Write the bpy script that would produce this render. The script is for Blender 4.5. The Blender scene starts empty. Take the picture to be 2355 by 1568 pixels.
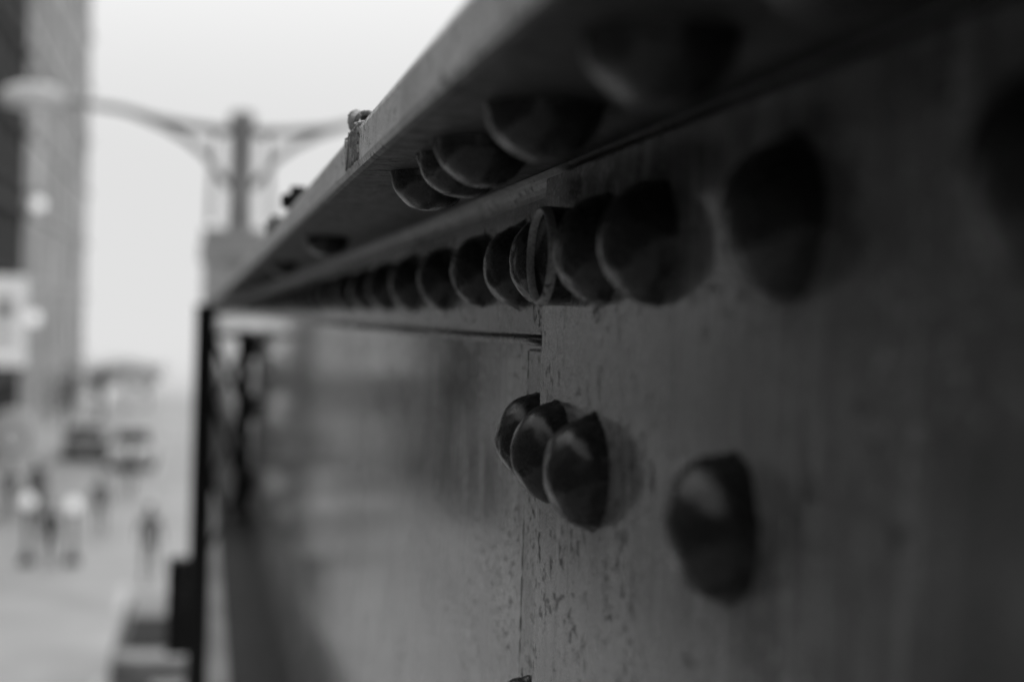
import bpy, bmesh, math, random
from mathutils import Vector, Matrix, noise
random.seed(7)
sc=bpy.context.scene
COL=sc.collection
# ------------------------------------------------------------------ helpers
def empty(name,loc=(0,0,0)):
    o=bpy.data.objects.new(name,None); COL.objects.link(o); o.location=loc; o.empty_display_size=.1; return o
def mkobj(name,me,mat=None,parent=None):
    o=bpy.data.objects.new(name,me); COL.objects.link(o)
    if mat: me.materials.append(mat)
    if parent: o.parent=parent
    return o
def add_box(bm,x0,x1,y0,y1,z0,z1):
    v=[bm.verts.new(p) for p in ((x0,y0,z0),(x1,y0,z0),(x1,y1,z0),(x0,y1,z0),(x0,y0,z1),(x1,y0,z1),(x1,y1,z1),(x0,y1,z1))]
    for f in ((0,3,2,1),(4,5,6,7),(0,1,5,4),(1,2,6,5),(2,3,7,6),(3,0,4,7)): bm.faces.new([v[i] for i in f])
def box(name,b,mat,parent=None,bevel=0,seg=2):
    bm=bmesh.new(); add_box(bm,*b)
    if bevel: bmesh.ops.bevel(bm,geom=bm.edges[:],offset=bevel,segments=seg,affect='EDGES',profile=.5)
    me=bpy.data.meshes.new(name); bm.to_mesh(me); bm.free()
    o=mkobj(name,me,mat,parent)
    return o
def boxes(name,lst,mat,parent=None):
    bm=bmesh.new()
    for b in lst: add_box(bm,*b)
    me=bpy.data.meshes.new(name); bm.to_mesh(me); bm.free()
    return mkobj(name,me,mat,parent)
def add_tube(bm,pts,r,n=10,cap=True):
    pts=[Vector(p) for p in pts]; rings=[]
    rr=r if isinstance(r,(list,tuple)) else [r]*len(pts)
    up=Vector((0.13,0.31,0.94)).normalized()
    for i,p in enumerate(pts):
        t=(pts[min(i+1,len(pts)-1)]-pts[max(i-1,0)]).normalized()
        a=t.cross(up)
        if a.length<.05: a=t.cross(Vector((1,0,0)))
        a.normalize(); b=t.cross(a)
        rings.append([bm.verts.new(p+rr[i]*(math.cos(k*2*math.pi/n)*a+math.sin(k*2*math.pi/n)*b)) for k in range(n)])
    for i in range(len(rings)-1):
        for k in range(n):
            f=bm.faces.new((rings[i][k],rings[i][(k+1)%n],rings[i+1][(k+1)%n],rings[i+1][k])); f.smooth=True
    if cap:
        bm.faces.new(rings[0][::-1]); bm.faces.new(rings[-1])
def tube(name,pts,r,mat,parent=None,n=12):
    bm=bmesh.new(); add_tube(bm,pts,r,n)
    bmesh.ops.recalc_face_normals(bm,faces=bm.faces[:])
    me=bpy.data.meshes.new(name); bm.to_mesh(me); bm.free()
    return mkobj(name,me,mat,parent)
def lathe_bm(prof,n=48):
    bm=bmesh.new(); rings=[]
    for r,h in prof:
        if r<1e-6: rings.append([bm.verts.new((0,0,h))])
        else: rings.append([bm.verts.new((r*math.cos(2*math.pi*k/n),r*math.sin(2*math.pi*k/n),h)) for k in range(n)])
    for a,b in zip(rings[:-1],rings[1:]):
        for k in range(n):
            q=[a[k%len(a)],a[(k+1)%len(a)],b[(k+1)%len(b)],b[k%len(b)]]
            u=[]
            for v in q:
                if v not in u: u.append(v)
            if len(u)>2:
                f=bm.faces.new(u); f.smooth=True
    bmesh.ops.recalc_face_normals(bm,faces=bm.faces[:])
    return bm
def bm_obj(name,bm,mat,parent=None):
    me=bpy.data.meshes.new(name); bm.to_mesh(me); bm.free(); return mkobj(name,me,mat,parent)
# ------------------------------------------------------------------ materials
def simple(name,v,rough=.7,var=.25,scale=1.5,emit=0,spec=.5,bump=0):
    m=bpy.data.materials.new(name); m.use_nodes=True; nt=m.node_tree; b=nt.nodes['Principled BSDF']
    tc=nt.nodes.new('ShaderNodeTexCoord'); n=nt.nodes.new('ShaderNodeTexNoise'); n.inputs['Scale'].default_value=scale; n.inputs['Detail'].default_value=6
    nt.links.new(tc.outputs['Object'],n.inputs['Vector'])
    r=nt.nodes.new('ShaderNodeMapRange'); r.inputs['From Min'].default_value=.3; r.inputs['From Max'].default_value=.7
    r.inputs['To Min'].default_value=v*(1-var); r.inputs['To Max'].default_value=min(.9,v*(1+var))
    nt.links.new(n.outputs['Fac'],r.inputs['Value']); nt.links.new(r.outputs['Result'],b.inputs['Base Color'])
    b.inputs['Roughness'].default_value=rough; b.inputs['Specular IOR Level'].default_value=spec
    if emit:
        b.inputs['Emission Color'].default_value=(1,1,1,1); b.inputs['Emission Strength'].default_value=emit
    return m
def steel(name,v=.05,rough=.24,streak=0,var=.35,bump=.25,pit=.6,wear=.0,ior=1.5,spat=0,spec=.5):
    m=bpy.data.materials.new(name); m.use_nodes=True; nt=m.node_tree; N=nt.nodes; L=nt.links; b=N['Principled BSDF']
    b.inputs['IOR'].default_value=ior; b.inputs['Specular IOR Level'].default_value=spec
    tc=N.new('ShaderNodeTexCoord')
    def nz(scale,detail=5,vec=None,rgh=.55):
        n=N.new('ShaderNodeTexNoise'); n.inputs['Scale'].default_value=scale; n.inputs['Detail'].default_value=detail; n.inputs['Roughness'].default_value=rgh
        L.new(vec if vec else tc.outputs['Object'],n.inputs['Vector']); return n.outputs['Fac']
    def mr(x,a,c,d,e):
        r=N.new('ShaderNodeMapRange'); r.inputs['From Min'].default_value=a; r.inputs['From Max'].default_value=c
        r.inputs['To Min'].default_value=d; r.inputs['To Max'].default_value=e; L.new(x,r.inputs['Value']); return r.outputs['Result']
    def mth(op,x,y):
        q=N.new('ShaderNodeMath'); q.operation=op
        for i,s in enumerate((x,y)):
            if isinstance(s,(int,float)): q.inputs[i].default_value=s
            else: L.new(s,q.inputs[i])
        return q.outputs[0]
    mp=N.new('ShaderNodeMapping'); mp.inputs['Scale'].default_value=(1,1,.08); L.new(tc.outputs['Object'],mp.inputs['Vector'])
    big=nz(13,8,rgh=.66); fine=nz(800,3); mid=nz(110,8,rgh=.65)
    st=nz(110,7,mp.outputs[0],.6)
    stm=mr(nz(7,4),.40,.53,0,1)
    base=mr(big,.3,.7,v*(1-var),v*(1+var))
    base=mth('MULTIPLY',base,mr(fine,.3,.7,.58,1.42))
    cl=mr(nz(13,4),.44,.56,0,1)
    sp=mr(nz(190,6,rgh=.65),.555,.60,0,1)
    pm=mth('MULTIPLY',mth('MULTIPLY',cl,sp),pit)
    base2=mth('MULTIPLY',base,mth('SUBTRACT',1,mth('MULTIPLY',pm,.8)))
    if wear:
        w=mr(mid,.56,.66,0,wear); base2=mth('ADD',base2,mth('MULTIPLY',w,.12))
    ro=mth('ADD',mr(mid,.3,.7,rough*.7,rough*1.35),mth('MULTIPLY',pm,.4))
    if spat:
        mp2=N.new('ShaderNodeMapping'); mp2.inputs['Location'].default_value=(3,7,1); L.new(tc.outputs['Object'],mp2.inputs['Vector'])
        c2=mr(nz(9,4,mp2.outputs[0]),.46,.58,0,1); s2=mr(nz(230,7,mp2.outputs[0],.7),.54,.62,0,1)
        s=mth('MULTIPLY',mth('MULTIPLY',c2,s2),spat)
        base2=mth('ADD',base2,mth('MULTIPLY',s,.15)); ro=mth('ADD',ro,mth('MULTIPLY',s,.25))
    if streak:
        sk=mth('MULTIPLY',mr(st,.50,.62,0,1),stm)
        base2=mth('MULTIPLY',base2,mth('ADD',1,mth('MULTIPLY',sk,.7*streak)))
        dk=mth('MULTIPLY',mr(nz(60,6,mp.outputs[0],.6),.55,.62,0,1),mr(nz(5,3),.44,.54,0,1))
        base2=mth('MULTIPLY',base2,mth('SUBTRACT',1,mth('MULTIPLY',dk,.55*streak)))
        ro=mth('ADD',ro,mth('MULTIPLY',sk,.12*streak))
    L.new(base2,b.inputs['Base Color'])
    L.new(ro,b.inputs['Roughness'])
    bp=N.new('ShaderNodeBump'); bp.inputs['Strength'].default_value=bump; bp.inputs['Distance'].default_value=.0005
    h=mth('SUBTRACT',mth('ADD',mth('MULTIPLY',mid,.5),mth('MULTIPLY',fine,.14)),mth('MULTIPLY',pm,.9))
    L.new(h,bp.inputs['Height']); L.new(bp.outputs['Normal'],b.inputs['Normal'])
    return m
M_web=steel('painted_steel_web',.23,.09,1,bump=.10,ior=1.6,spat=.8,pit=.9,var=.45)
M_plate=steel('painted_steel_plate',.15,.11,1,bump=.13,pit=1,ior=1.7,spat=1,var=.5)
M_fill=steel('painted_steel_filler',.26,.2,.6,bump=.25,pit=1,spat=1,wear=.3)
M_leg=steel('painted_steel_angle',.11,.2,.5,bump=.25,pit=.9)
M_fillet=steel('worn_fillet',.34,.5,bump=.5,pit=1,wear=.8)
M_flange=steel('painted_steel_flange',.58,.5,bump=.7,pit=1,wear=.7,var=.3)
M_rivet=steel('rivet_paint',.026,.27,bump=.45,pit=.8,ior=1.5,spat=.2)
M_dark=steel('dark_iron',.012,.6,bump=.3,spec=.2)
M_under=steel('flange_underside_shade',.05,.5,bump=.4)  # shade under the flange put into a dark copy of its steel
# ------------------------------------------------------------------ girder
G=empty('riveted_bridge_girder')
XS,XL,XW=.150,.162,.174
ZF=.0707; XO=.0713; ZT=.0931; YE=16.0
box('web_plate',(XW,XW+.010,-3,YE,-.65,ZF),M_web,G)
box('splice_plate',(XS,XL,-1.2,.621,-.645,.0655),M_plate,G,.0012)
box('filler_plate',(XL+.0005,XW,-1.25,.700,-.645,-.0125),M_fill,G,.0012)
def bead(name,x,y,z0,z1,r,seed):
    rnd=random.Random(seed); n=int((z1-z0)/.004)
    tube(name,[(x+rnd.uniform(-.0002,.0002),y+rnd.uniform(-.0003,.0003),z0+(z1-z0)*k/n) for k in range(n+1)],[r*rnd.uniform(.5,1.3) for k in range(n+1)],M_fillet,G,8)
bead('filler_edge_bead',XL+.0011,.6995,-.64,-.0135,.0009,3)
bead('splice_edge_bead',XS+.0009,.6205,-.64,.064,.0006,4)
def prism(name,prof,y0,y1,mat,parent):
    bm=bmesh.new()
    a=[bm.verts.new((x,y0,z)) for x,z in prof]; b=[bm.verts.new((x,y1,z)) for x,z in prof]
    n=len(prof)
    for i in range(n): bm.faces.new((a[i],a[(i+1)%n],b[(i+1)%n],b[i]))
    bm.faces.new(a[::-1]); bm.faces.new(b); bmesh.ops.recalc_face_normals(bm,faces=bm.faces[:])
    return bm_obj(name,bm,mat,parent)
leg=[(XW-.0003,ZF-.0005),(XW-.0003,-.0065)]
for k in range(6):
    a=math.pi/2*k/5; leg.append((XL+.003-.003*math.sin(a),-.0065+.003-.003*math.cos(a)))
for k in range(7):
    a=math.pi/2*k/6; leg.append((XL-.009*(1-math.cos(a)),ZF-.0095+.009*math.sin(a)))
lg=prism('flange_angle',leg,-3,YE,M_leg,G); lg.data.materials.append(M_fillet)
for p in lg.data.polygons:
    if p.center.z>ZF-.0093 and p.normal.z<-.12 and abs(p.normal.y)<.5: p.material_index=1  # paler colour on the down-facing fillet, for wear and its lit band
tube('toe_shadow_rod',[(XL+.001,.640+.06*k,-.0086+.0004*math.sin(k*1.3)) for k in range(28)],[.0024]*20+[.002]*8,M_rivet,G)  # dark rod stands in for the contact shadow along the toe
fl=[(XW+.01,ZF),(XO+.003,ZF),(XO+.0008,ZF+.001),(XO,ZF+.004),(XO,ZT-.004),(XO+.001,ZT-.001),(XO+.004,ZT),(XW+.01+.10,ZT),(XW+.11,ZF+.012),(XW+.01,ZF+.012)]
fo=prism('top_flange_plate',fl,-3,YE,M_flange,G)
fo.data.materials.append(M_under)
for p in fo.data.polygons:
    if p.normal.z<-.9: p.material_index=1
prism('bottom_flange_plate',[(XW+.01,-.65),(XO,-.65),(XO,-.672),(XW+.01,-.672)],-3,YE,M_dark,G)
def rivet_mesh(name,R,H,seed,nib=.10):
    prof=[(R*1.03,0),(R*1.025,H*.03)]
    for k in range(1,21):
        a=math.pi/2*k/20; prof.append((R*math.cos(a)**.96 if k<20 else 0,H*(.04+.96*math.sin(a))))
    bm=lathe_bm(prof,64)
    for v in bm.verts:
        ang=math.atan2(v.co.y,v.co.x); base=max(0,1-v.co.z/(H*.3))
        s=max(abs(math.sin(ang)),0)**80
        v.co.y*=1+nib*s*base
        nn=noise.noise(Vector((v.co.x*70+seed*9,v.co.y*70,v.co.z*70)))
        n2=noise.noise(Vector((v.co.x*210+seed*5,v.co.y*210,v.co.z*210)))
        v.co+=v.co.normalized()*(nn*R*.045+n2*R*.018) if v.co.length>0 else Vector()
        if base>0:
            e=noise.noise(Vector((math.cos(ang)*4+seed,math.sin(ang)*4,seed*3.1)))
            v.co.x*=1+.05*e*base; v.co.y*=1+.05*e*base
    me=bpy.data.meshes.new(name); bm.to_mesh(me); bm.free(); me.materials.append(M_rivet)
    return me
RM=[rivet_mesh('rivet_head_%d'%i,.0212,.0194,i,.02+.03*(i%3)) for i in range(7)]
UM=[rivet_mesh('flange_rivet_%d'%i,.0192,.0180,i+10,.03) for i in range(3)]
def put(me,name,loc,kind,s=1,rot=0):
    o=bpy.data.objects.new(name,me); COL.objects.link(o); o.parent=G
    if kind=='side': M=Matrix(((0,0,-1),(-1,0,0),(0,1,0))).to_4x4()
    elif kind=='down': M=Matrix(((1,0,0),(0,-1,0),(0,0,-1))).to_4x4()
    else: M=Matrix.Identity(4)
    o.matrix_local=Matrix.Translation(loc)@M@Matrix.Rotation(rot,4,'Z')@Matrix.Scale(s,4)
    return o
i=0
def rj(a=.10): return random.uniform(-a,a)
for y in (-.25,-.14,-.03,.10,.224,.347,.460,.523):
    put(RM[i%7],'web_rivet_%d'%i,(XS,y,.0288),'side',random.uniform(.98,1.02),rj()); i+=1
ys=[.655,.718,.822,.953,1.099,1.248,1.408,1.575,1.729,1.881]
y=1.881
while y<YE-.3: y+=.152; ys.append(y)
for y in ys:
    put(RM[i%7],'web_rivet_%d'%i,(XL,y,.0297+random.uniform(-.0008,.0008)),'side',random.uniform(.96,1.02),rj()); i+=1
for (x,y,z) in ((XS,.384,-.0567),(XS,.529,-.0567),(XS,.587,-.0545),(XL,.677,-.0560),(XL,.677,-.195),(XS,.587,-.215),(XS,.40,-.22),(XS,-.05,-.056),(XS,.40,-.34),(XS,.587,-.34),(XL,.677,-.34),(XS,.40,-.5),(XS,.587,-.5)):
    put(RM[i%7],'web_rivet_%d'%i,(x,y,z),'side',1,rj()); i+=1
for y in (.12,.225,.329,.450,.546,.597,.677,1.257,1.884,2.5,3.1,3.8,4.6,5.4,6.3):
    put(UM[i%3],'flange_rivet_%d'%i,(.107+random.uniform(-.001,.001),y,ZF),'down',1,random.uniform(0,6)); i+=1
for y in (.30,.55,1.094,1.9,2.6,3.4,4.2,5.2):
    put(UM[i%3],'top_rivet_%d'%i,(.098,y,ZT),'up',.8,random.uniform(0,6)); i+=1
prof=[(.0208,0),(.0210,.0085),(.0205,.0115),(.0196,.0122),(.0187,.0115),(.0182,.0090),(.0180,.0060),(.010,.0056),(0,.0054)]
bm=lathe_bm(prof,64); me=bpy.data.meshes.new('rimmed_bolt_head'); bm.to_mesh(me); bm.free(); me.materials.append(M_fillet); me.materials.append(M_rivet)
for p in me.polygons:
    c=p.center
    if math.hypot(c.x,c.y)<.0181 or c.z<.008: p.material_index=1
put(me,'rimmed_bolt_head',(XS,.583,.0288),'side')
bm=lathe_bm([(0,0),(.0145,0),(.0145,.011),(.0125,.0125),(.007,.0125),(.007,.019),(0,.019)],6)
for f in bm.faces: f.smooth=False
me=bpy.data.meshes.new('flange_nut'); bm.to_mesh(me); bm.free(); me.materials.append(M_dark)
put(me,'flange_nut',(.080,1.24,ZT),'up')
put(me,'flange_nut_b',(.082,1.62,ZT),'up',1,.4)
# wire tie : thin strands laid over the edge and a small knot on top
bm=bmesh.new(); rnd=random.Random(5)
for k in range(9):
    y0=.672+k*.0072+rnd.uniform(-.003,.003); sk=rnd.uniform(-.006,.012); pts=[]
    for t in range(11):
        a=t/10
        if a<.85: p=(XO-.0003,y0+sk*a+.0010*math.sin(6*a+k*2),ZF+.004+rnd.uniform(0,.001)+(ZT-ZF-.004)*a/.85)
        else: p=(XO+.0005+.006*(a-.85)/.15,y0+sk*a,ZT+.0008)
        pts.append(p)
    add_tube(bm,pts,.0007,8)
for k in range(7):
    pts=[]
    for t in range(30):
        a=t/29*math.pi*4.2+k*1.1; h=t/29
        pts.append((XO+.006+.0046*math.cos(a)*(1-.2*h),.700+.050*h+.003*math.sin(a*.7),ZT+.0040+.0046*math.sin(a)+.007*h*h))
    add_tube(bm,pts,.0013,8)
bmesh.ops.recalc_face_normals(bm,faces=bm.faces[:])
bm_obj('twisted_wire_tie',bm,steel('weathered_wire',.34,.6,bump=.5,pit=1),G)
# ------------------------------------------------------------------ lattice bracket
B=empty('lattice_bracket_post')
box('outer_post',(-.014,.052,4.60,4.70,-6.49,.032),M_dark,B,.004)
box('inner_bar',(.122,.1665,4.60,4.63,-.72,-.045),M_dark,B,.002)
box('top_bar',(.0525,.1215,4.605,4.625,-.072,-.052),M_dark,B,.002)
bm=bmesh.new()
for a,b in ((-.095,-.29),(-.29,-.53),(-.53,-.75)):
    add_tube(bm,[(.045,4.612,a+.02),(.142,4.612,b)],.010,8)
    add_tube(bm,[(.045,4.620,b),(.142,4.620,a)],.006,8)
bm_obj('lattice_bars',bm,M_dark,B)
for k,z in enumerate((-.095,-.29,-.53)):
    bm=bmesh.new(); bmesh.ops.create_icosphere(bm,subdivisions=3,radius=.040)
    for v in bm.verts: v.co.z*=1.1; v.co.y*=.6
    for f in bm.faces: f.smooth=True
    o=bm_obj('boss_%d'%k,bm,M_dark,B); o.location=(.158,4.58,z)
box('junction_box',(-.078,-.0145,4.60,4.68,-1.08,-.78),M_dark,B,.004)
# ------------------------------------------------------------------ ground / road / setting
HZ=-6.5
M_road=simple('asphalt_pale',.52,.8,.15,.6); M_pave=simple('pavement_concrete',.62,.8,.15,.8)
M_paint=simple('road_paint',.75,.6,.1,5); M_ground=simple('ground_mat',.4,.9,.2,.05)
def sheet(name,x0,x1,y0,y1,z,mat,parent=None):
    bm=bmesh.new(); bm.faces.new([bm.verts.new(p) for p in ((x0,y0,z),(x1,y0,z),(x1,y1,z),(x0,y1,z))]); return bm_obj(name,bm,mat,parent)
sheet('ground',-1500,1500,-400,3000,HZ-.012,M_ground)
sheet('road',-5.9,3.2,-60,900,HZ-.004,M_road)
box('pavement',(-8.6,-6.0,-60,900,HZ-.05,HZ+.13),M_pave)
box('pavement',(3.3,6,-60,900,HZ-.05,HZ+.13),M_pave)
boxes('kerb',[(-6.0,-5.85,-60,900,HZ-.05,HZ+.14),(3.15,3.3,-60,900,HZ-.05,HZ+.14)],simple('kerb_stone',.4))
R=empty('road_marking')
for k in range(40): sheet('dash_%d'%k,-1.65,-1.5,5+k*9,8+k*9,HZ,M_paint,R)
box('unseen_shade_deck',(-1.6,.9,-8,3.0,-1.78,-1.62),simple('shade_deck_concrete',.14,.8,.3,2))  # unseen deck, added to keep bright ground reflections off the rivets
# buildings ------------------------------------------------------
M_glass=simple('window_glass',.03,.08,.3,.3)
def building(name,x0,x1,y0,y1,z1,wall,trim,fl=3.6,bay=3.0,winh=2.0,winw=1.7,glass=None):
    P=empty(name)
    box('walls',(x0,x1,y0,y1,HZ,z1),wall,P)
    gl=[];si=[]
    nf=int((z1-HZ-1.5)/fl)
    for f in range(nf):
        zb=HZ+1.0+f*fl
        ny=int((y1-y0)/bay)
        for j in range(ny):
            yc=y0+(j+.5)*(y1-y0)/ny
            gl.append((x1+.002,x1+.03,yc-winw/2,yc+winw/2,zb,zb+winh))
            si.append((x1+.002,x1+.16,yc-winw/2-.1,yc+winw/2+.1,zb-.18,zb-.01))
            si.append((x1+.031,x1+.07,yc-.04,yc+.04,zb,zb+winh))
        nx=int((x1-x0)/bay)
        for j in range(nx):
            xc=x0+(j+.5)*(x1-x0)/nx
            gl.append((xc-winw/2,xc+winw/2,y0-.03,y0-.002,zb,zb+winh))
        si.append((x1+.002,x1+.22,y0,y1,zb+winh+.55,zb+winh+.85))
    si.append((x0-.2,x1+.5,y0-.2,y1+.2,z1+.003,z1+.5))
    boxes('windows',gl,glass or M_glass,P); boxes('sills_and_courses',si,trim,P)
    return P
M_brickD=simple('dark_brick',.05,.9,.3,3); M_trimD=simple('grey_trim',.14,.7,.2,3)
M_brickB=simple('sooty_brick',.02,.9,.3,3,spec=.2); M_trimB=simple('sooty_trim',.11,.9,.2,3,spec=.2)
M_stone=simple('grey_stone',.52,.9,.45,.22); M_trimS=simple('pale_trim',.45)
building('unseen_dark_block',-24,-8,44,68.5,26,M_brickB,M_trimB,3.6,3,2,1.7,simple('dim_glass',.02,.6,spec=.2))
building('unseen_reflection_terrace',-24,-8.6,22,43.7,3.5,simple('light_brick',.42,.9,.3,1.5),M_trimS,3.4,2.6,1.9,1.3)  # out of view, added as a pale reflection for the glossy plate
building('unseen_dark_block',-24,-8.6,-30,21.7,5,M_brickD,M_trimD,3.4,2.6)  # out of view, added to darken what the near plate reflects
building('unseen_dark_block',-30,30,-44,-31,22,M_brickD,M_trimD,3.4,2.6)  # unseen block behind the camera, added to darken the rivets' near sides
building('stone_building',-24,-8,68.8,104.5,34,M_stone,M_trimS,3.6,4.5,2.2,1.2,simple('stone_building_glass',.15,.4))
M_white=simple('white_board',.85,.5,.03,2)
P=empty('blade_sign'); box('board',(-7.75,-6.25,55,55.25,-2.15,1.2),simple('sign_board_glow',.85,.5,.03,2,emit=.3),P,.03); boxes('panel_marks',[(-7.3,-6.7,54.97,54.996,-1.2,-.9),(-7.3,-6.7,54.97,54.996,-.5,.4)],simple('sign_grey',.6),P)  # board given emission of its own so it stays white; no lamp
boxes('brackets',[(-8.0,-7.75,55.1,55.15,.7,.8),(-8.0,-7.75,55.1,55.15,-1.8,-1.7)],M_dark,P)
P=empty('round_sign')
bm=lathe_bm([(0,0),(.9,0),(.95,.04),(.9,.08),(0,.08)],40); o=bm_obj('disc',bm,M_white,P); o.rotation_euler=(math.pi/2,0,0); o.location=(-6.0,50,-4.3)
bm=lathe_bm([(.6,0),(.6,.02),(.45,.02),(.45,0)],40); o=bm_obj('ring_mark',bm,simple('sign_grey_b',.45),P); o.rotation_euler=(math.pi/2,0,0); o.location=(-6.0,49.915,-4.3)
tube('post',[(-6.0,50.12,HZ),(-6.0,50.12,-3.6)],.05,M_dark,P)
M_lit=simple('lit_globe',.9,.4,0,1,emit=.7)
for (x,y,z) in ((-7.2,66.8,4.7),(-7.2,66,-.4)):
    P=empty('wall_lantern')
    bm=bmesh.new(); bmesh.ops.create_uvsphere(bm,u_segments=20,v_segments=12,radius=.30)
    for f in bm.faces: f.smooth=True
    o=bm_obj('globe',bm,M_lit,P); o.location=(x,y,z)
    tube('arm',[(-8.0,y,z+.5),(x-.1,y,z+.55),(x,y,z+.28)],.04,M_dark,P)
M_lit2=simple('lit_globe_low',.9,.4,0,1,emit=.45)
for (x,y,z) in ((-4.15,38,-4.9),(-3.05,38,-5.0)):
    P=empty('globe_lamp_post')
    bm=bmesh.new(); bmesh.ops.create_uvsphere(bm,u_segments=20,v_segments=12,radius=.19)
    for f in bm.faces: f.smooth=True
    o=bm_obj('globe',bm,M_lit2,P); o.location=(x,y,z)
    bm=lathe_bm([(.20,0),(.20,.12),(.10,.2),(.055,.35),(.05,z-HZ-.30),(.10,z-HZ-.22),(.12,z-HZ-.17),(0,z-HZ-.17)],20); o=bm_obj('post',bm,M_dark,P); o.location=(x,y,HZ)
# street lamp ----------------------------------------------------
M_pole=simple('painted_pole',.30,.5,.2,3)
S=empty('street_lamp'); px,py=.50,20.0
bm=lathe_bm([(0.17,-6.4),(.18,1.2),(.17,1.4),(.165,2.62),(.185,2.66),(.185,2.72),(.14,2.80),(0,2.83)],24)
o=bm_obj('post',bm,M_pole,S); o.location=(px,py,0)
M_head=simple('lamp_head_grey',.8,.4)
for sgn in (-1,1):
    k='l' if sgn<0 else 'r'
    tube('arm_'+k,[(px+sgn*a,py,z) for a,z in ((.1,2.52),(.6,2.56),(1.1,2.62),(1.6,2.74),(2.2,2.80),(2.7,2.78))],[.065,.065,.06,.055,.05,.05],M_pole,S)
    tube('brace_'+k,[(px+sgn*a,py,z) for a,z in ((.12,1.75),(.30,1.92),(.45,2.16),(.7,2.36),(1.05,2.55),(1.5,2.72))],.055,M_pole,S)
    tube('collar_strut_'+k,[(px+sgn*a,py,z) for a,z in ((.40,1.25),(.38,2.0),(.36,2.52))],.04,M_pole,S)
    bm=bmesh.new(); bmesh.ops.create_uvsphere(bm,u_segments=24,v_segments=14,radius=1)
    for v in bm.verts:
        v.co.x*=.46; v.co.y*=.2; v.co.z*=.14 if v.co.z<0 else .22
        for f in v.link_faces: f.smooth=True
    o=bm_obj('lamp_head_'+k,bm,M_head,S); o.location=(px+sgn*2.75,py,2.80)
    tube('photocell_'+k,[(px+sgn*2.75,py,2.97),(px+sgn*2.75,py,3.14)],.07,M_pole,S)
P=empty('stone_pier'); M_pier=simple('pier_stone',.42,.8,.25,3)
box('shaft',(.02,1.0,19.6,20.6,HZ,.72),M_pier,P,.02); box('capital',(-.03,1.05,19.55,20.65,.723,.95),M_pier,P,.03); box('cap',(.0,.9,19.6,20.5,.953,1.17),M_pier,P,.04)
# vehicles -------------------------------------------------------
M_tyre=simple('tyre',.02,.8); M_red=simple('tail_lens',.12,.3)
def car(x,y,face,paint,H=1.48):
    P=empty('parked_car',(x,y,HZ))
    if face<0: P.rotation_euler=(0,0,math.pi)
    prof=[(-2.2,.35),(-2.25,.75),(-2.1,.95),(-1.55,1.0),(-.95,H-.05),(.55,H),(1.25,1.0),(2.0,.9),(2.2,.7),(2.2,.35)]
    bm=bmesh.new(); W=.9; rows=[]
    for sx in (-1,-.93,.93,1):
        ring=[]
        for yy,zz in prof:
            k=1 if zz<1.02 else .8
            zz2=zz if abs(sx)<1 else (zz*.96 if zz>.5 else zz)
            ring.append(bm.verts.new((sx*W*k,yy,zz2)))
        rows.append(ring)
    for a,b in zip(rows[:-1],rows[1:]):
        for j in range(len(prof)): bm.faces.new((a[j],a[(j+1)%len(prof)],b[(j+1)%len(prof)],b[j]))
    bm.faces.new(rows[0]); bm.faces.new(rows[-1][::-1]); bmesh.ops.recalc_face_normals(bm,faces=bm.faces[:])
    bm_obj('body',bm,paint,P)
    bm=bmesh.new()
    def quad(pts): bm.faces.new([bm.verts.new(p) for p in pts])
    quad([(-.62,.60,H-.03),(.62,.60,H-.03),(.72,1.22,1.04),(-.72,1.22,1.04)])
    quad([(-.62,-1.0,H-.08),(.62,-1.0,H-.08),(.72,-1.53,1.04),(-.72,-1.53,1.04)])
    for s in (-1,1): quad([(s*.735,-.9,H-.13),(s*.735,.5,H-.1),(s*.86,1.0,1.03),(s*.86,-1.3,1.03)])
    for v in bm.verts: v.co+=Vector((math.copysign(.012,v.co.x) if abs(v.co.x)>.73 else 0,.012 if v.co.y>.5 else (-.012 if v.co.y<-.95 else 0),.012))
    bm_obj('glass',bm,M_glass,P)
    for j,(sx,yy) in enumerate(((-1,-1.35),(1,-1.35),(-1,1.35),(1,1.35))):
        bm=lathe_bm([(0,-.1),(.3,-.1),(.33,-.06),(.33,.06),(.3,.1),(0,.1)],24); o=bm_obj('wheel_%d'%j,bm,M_tyre,P); o.rotation_euler=(0,math.pi/2,0); o.location=(sx*.83,yy,.33)
    for s in (-1,1):
        bm=bmesh.new(); bmesh.ops.create_uvsphere(bm,u_segments=14,v_segments=10,radius=.15); o=bm_obj('headlamp_%d'%s,bm,M_white,P); o.location=(s*.68,2.14,.66)
        box('tail_lamp_%d'%s,(s*.7-.14,s*.7+.14,-2.27,-2.2,.78,.9),M_red,P)
    box('number_plate',(-.26,.26,-2.29,-2.262,.5,.62),M_white,P)
    return P
car(-.35,25.5,1,simple('car_paint_grey',.16,.3))
car(-2.6,62,-1,simple('car_paint_white',.7,.3),1.6)
car(-4.7,66,1,simple('car_paint_silver',.3,.3))
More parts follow.
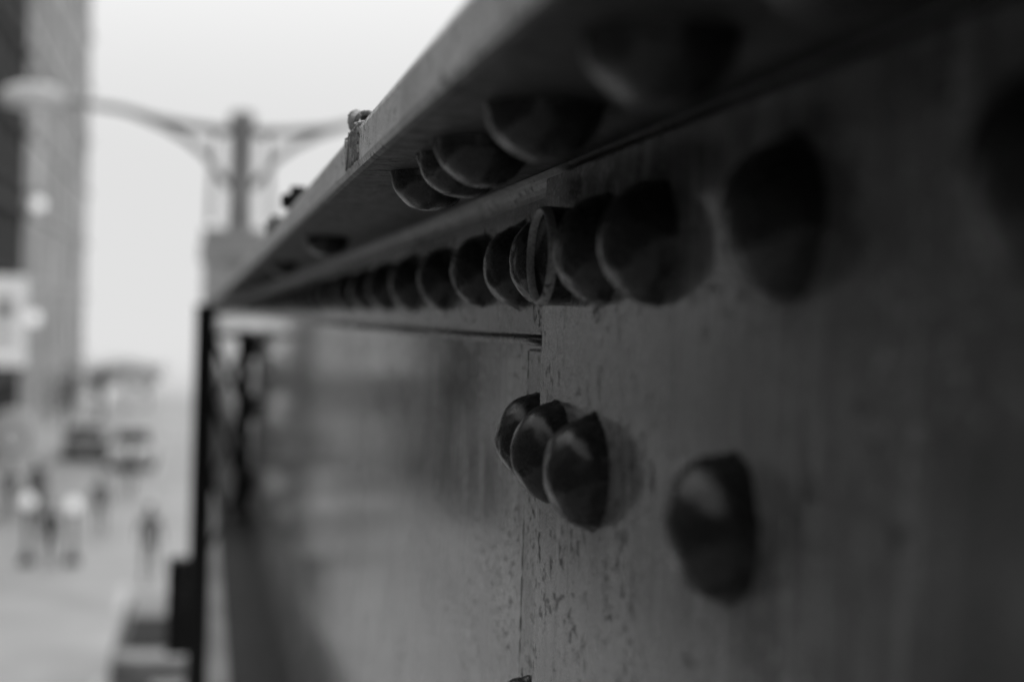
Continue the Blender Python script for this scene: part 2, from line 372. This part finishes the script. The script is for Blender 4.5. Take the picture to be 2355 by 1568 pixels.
# people ---------------------------------------------------------
M_skin=simple('skin',.4)
def person(x,y,coat,face=1,h=1.75):
    P=empty('pedestrian',(x,y,HZ)); s=h/1.75
    V=[((0,0,.95),.15),((0,0,1.15),.145),((0,0,1.38),.17),((0,0,1.5),.065),((0,0,1.57),.06),
       ((.1,0,.9),.10),((.11,.12,.50),.065),((.11,-.02,.08),.045),((.11,.1,.04),.04),
       ((-.1,0,.9),.10),((-.11,-.10,.50),.065),((-.11,-.24,.10),.045),((-.11,-.13,.04),.04),
       ((.2,0,1.40),.07),((.26,-.06,1.12),.052),((.27,.04,.88),.038),
       ((-.2,0,1.40),.07),((-.26,.03,1.12),.052),((-.27,.14,.90),.038)]
    E=[(0,1),(1,2),(2,3),(3,4),(0,5),(5,6),(6,7),(7,8),(0,9),(9,10),(10,11),(11,12),(2,13),(13,14),(14,15),(2,16),(16,17),(17,18)]
    me=bpy.data.meshes.new('body'); me.from_pydata([(a[0]*s,a[1]*s*face,a[2]*s) for a,_ in V],E,[])
    o=mkobj('body',me,coat,P); md=o.modifiers.new('s','SKIN')
    for k,(_,r) in enumerate(V): me.skin_vertices[0].data[k].radius=(r*s,r*s*.8)
    me.skin_vertices[0].data[0].use_root=True
    sd=o.modifiers.new('ss','SUBSURF'); sd.levels=1; sd.render_levels=1
    bm=bmesh.new(); bmesh.ops.create_uvsphere(bm,u_segments=20,v_segments=14,radius=1)
    for v in bm.verts:
        v.co=Vector((v.co.x*.078,v.co.y*.095,v.co.z*.118))
        if v.co.y*face>.085: v.co.y*=1.15
    for f in bm.faces: f.smooth=True
    o=bm_obj('head',bm,M_skin,P); o.location=(0,.01*face,1.64*s)
    bm=bmesh.new(); bmesh.ops.create_uvsphere(bm,u_segments=16,v_segments=10,radius=.1); o=bm_obj('hair',bm,M_tyre,P); o.location=(0,-.02*face,1.68*s); o.scale=(.92,1.05,.95)
    for s2 in (-1,1):
        bm=bmesh.new(); bmesh.ops.create_uvsphere(bm,u_segments=10,v_segments=8,radius=1); o=bm_obj('hand_%d'%s2,bm,M_skin,P); o.scale=(.025,.035,.07); o.location=(s2*.27*s,(.05 if s2>0 else .15)*s*face,.82*s)
c1=simple('coat_black',.03); c2=simple('coat_light',.5); c3=simple('coat_grey',.16)
for a in ((-3.55,37.5,c1,-1,1.60),(-4.5,44,c3,1,1.7),(-2.7,43,c3,-1,1.72),(-1.05,35.5,c3,1,1.85),(-2.3,52,c3,1,1.7),(-5.6,46,c3,-1,1.7),(-4.9,47,c1,1,1.75)):
    person(*a)
# trees ----------------------------------------------------------
M_bark=simple('bark',.16,.9); M_leaf=simple('foliage',.12,.8,.4,2)
def tree(x,y,h,seed):
    rnd=random.Random(seed); P=empty('street_tree',(x,y,HZ))
    bm=bmesh.new(); add_tube(bm,[(0,0,0),(.05,0,h*.25),(0,.1,h*.5),(.1,0,h*.85)],[.12,.10,.07,.02],8)
    tips=[]
    for k in range(16):
        a=rnd.uniform(0,6.28); z0=h*rnd.uniform(.3,.75); l=h*rnd.uniform(.22,.42)*(1.1-z0/h*.6)
        p=Vector((0,0,z0)); q=p+Vector((math.cos(a)*l*.5,math.sin(a)*l*.5,l*.35)); e=p+Vector((math.cos(a+.3)*l,math.sin(a+.3)*l,l*.8))
        add_tube(bm,[p,q,e],[.04,.025,.01],6); tips+= [q,e,(q+e)/2]
    bm_obj('trunk_and_limbs',bm,M_bark,P)
    bm=bmesh.new()
    for t in tips:
        for k in range(8):
            c=t+Vector([rnd.gauss(0,h*.08) for _ in range(3)]); n=Vector([rnd.gauss(0,1) for _ in range(3)]).normalized(); u=n.orthogonal().normalized()*rnd.uniform(.05,.09); w=n.cross(u)
            bm.faces.new([bm.verts.new(c+u),bm.verts.new(c+w),bm.verts.new(c-u),bm.verts.new(c-w)])
    bm_obj('leaves',bm,M_leaf,P)
tree(-6.6,76,3.4,1); tree(-5.6,88,3.4,2); tree(-4.6,97,3.6,3); tree(-6.5,96,3.6,4); tree(-3.4,100,3.2,5)
# distant mist filling the end of the street (emission added in place of lit haze, matched to the sky)
m=bpy.data.materials.new('haze_glow'); m.use_nodes=True; nt=m.node_tree; nt.nodes.clear()
out=nt.nodes.new('ShaderNodeOutputMaterial'); ab=nt.nodes.new('ShaderNodeVolumeAbsorption'); em=nt.nodes.new('ShaderNodeEmission'); ad=nt.nodes.new('ShaderNodeAddShader')
ab.inputs['Color'].default_value=(0,0,0,1); ab.inputs['Density'].default_value=.03; em.inputs['Strength'].default_value=.03*.76
nt.links.new(ab.outputs[0],ad.inputs[0]); nt.links.new(em.outputs[0],ad.inputs[1]); nt.links.new(ad.outputs[0],out.inputs['Volume'])
box('background_haze_glow',(-150,150,106,700,HZ+.2,24),m)
# ------------------------------------------------------------------ world, sun
EL,ROT=math.radians(55),math.radians(-12)
w=bpy.data.worlds.new('World'); sc.world=w; w.use_nodes=True; nt=w.node_tree; bg=nt.nodes['Background']
sk=nt.nodes.new('ShaderNodeTexSky'); sk.sky_type='NISHITA'; sk.sun_disc=False; sk.sun_elevation=EL; sk.sun_rotation=ROT; sk.dust_density=2
bw=nt.nodes.new('ShaderNodeRGBToBW'); nt.links.new(sk.outputs[0],bw.inputs[0])
mx=nt.nodes.new('ShaderNodeMix'); mx.data_type='FLOAT'; mx.inputs[0].default_value=.75; mx.inputs[3].default_value=6.0
nt.links.new(bw.outputs[0],mx.inputs[2]); nt.links.new(mx.outputs[0],bg.inputs['Color']); bg.inputs['Strength'].default_value=.15
sd=bpy.data.lights.new('sun','SUN'); sd.energy=1.5; sd.angle=math.radians(30); so=bpy.data.objects.new('sun',sd); COL.objects.link(so)
dirv=Vector((math.sin(ROT)*math.cos(EL),math.cos(ROT)*math.cos(EL),math.sin(EL)))
so.rotation_euler=dirv.to_track_quat('Z','Y').to_euler()
# ------------------------------------------------------------------ camera
cd=bpy.data.cameras.new('camera'); cam=bpy.data.objects.new('camera',cd); COL.objects.link(cam); sc.camera=cam
cd.sensor_width=36; cd.lens=50; cd.clip_start=.01; cd.clip_end=5000
vy=Vector((-717.5,62,-3271)).normalized()
r=math.radians(1.7); z0=Vector((math.sin(r),math.cos(r),0)); z0.z=-(z0.x*vy.x+z0.y*vy.y)/vy.z; vz=z0.normalized(); vx=vy.cross(vz)
cam.matrix_world=Matrix((vx,vy,vz)).to_4x4()
cd.dof.use_dof=True; cd.dof.focus_distance=.66; cd.dof.aperture_fstop=4.8
sc.view_settings.view_transform='Standard'; sc.view_settings.look='None'; sc.view_settings.exposure=0
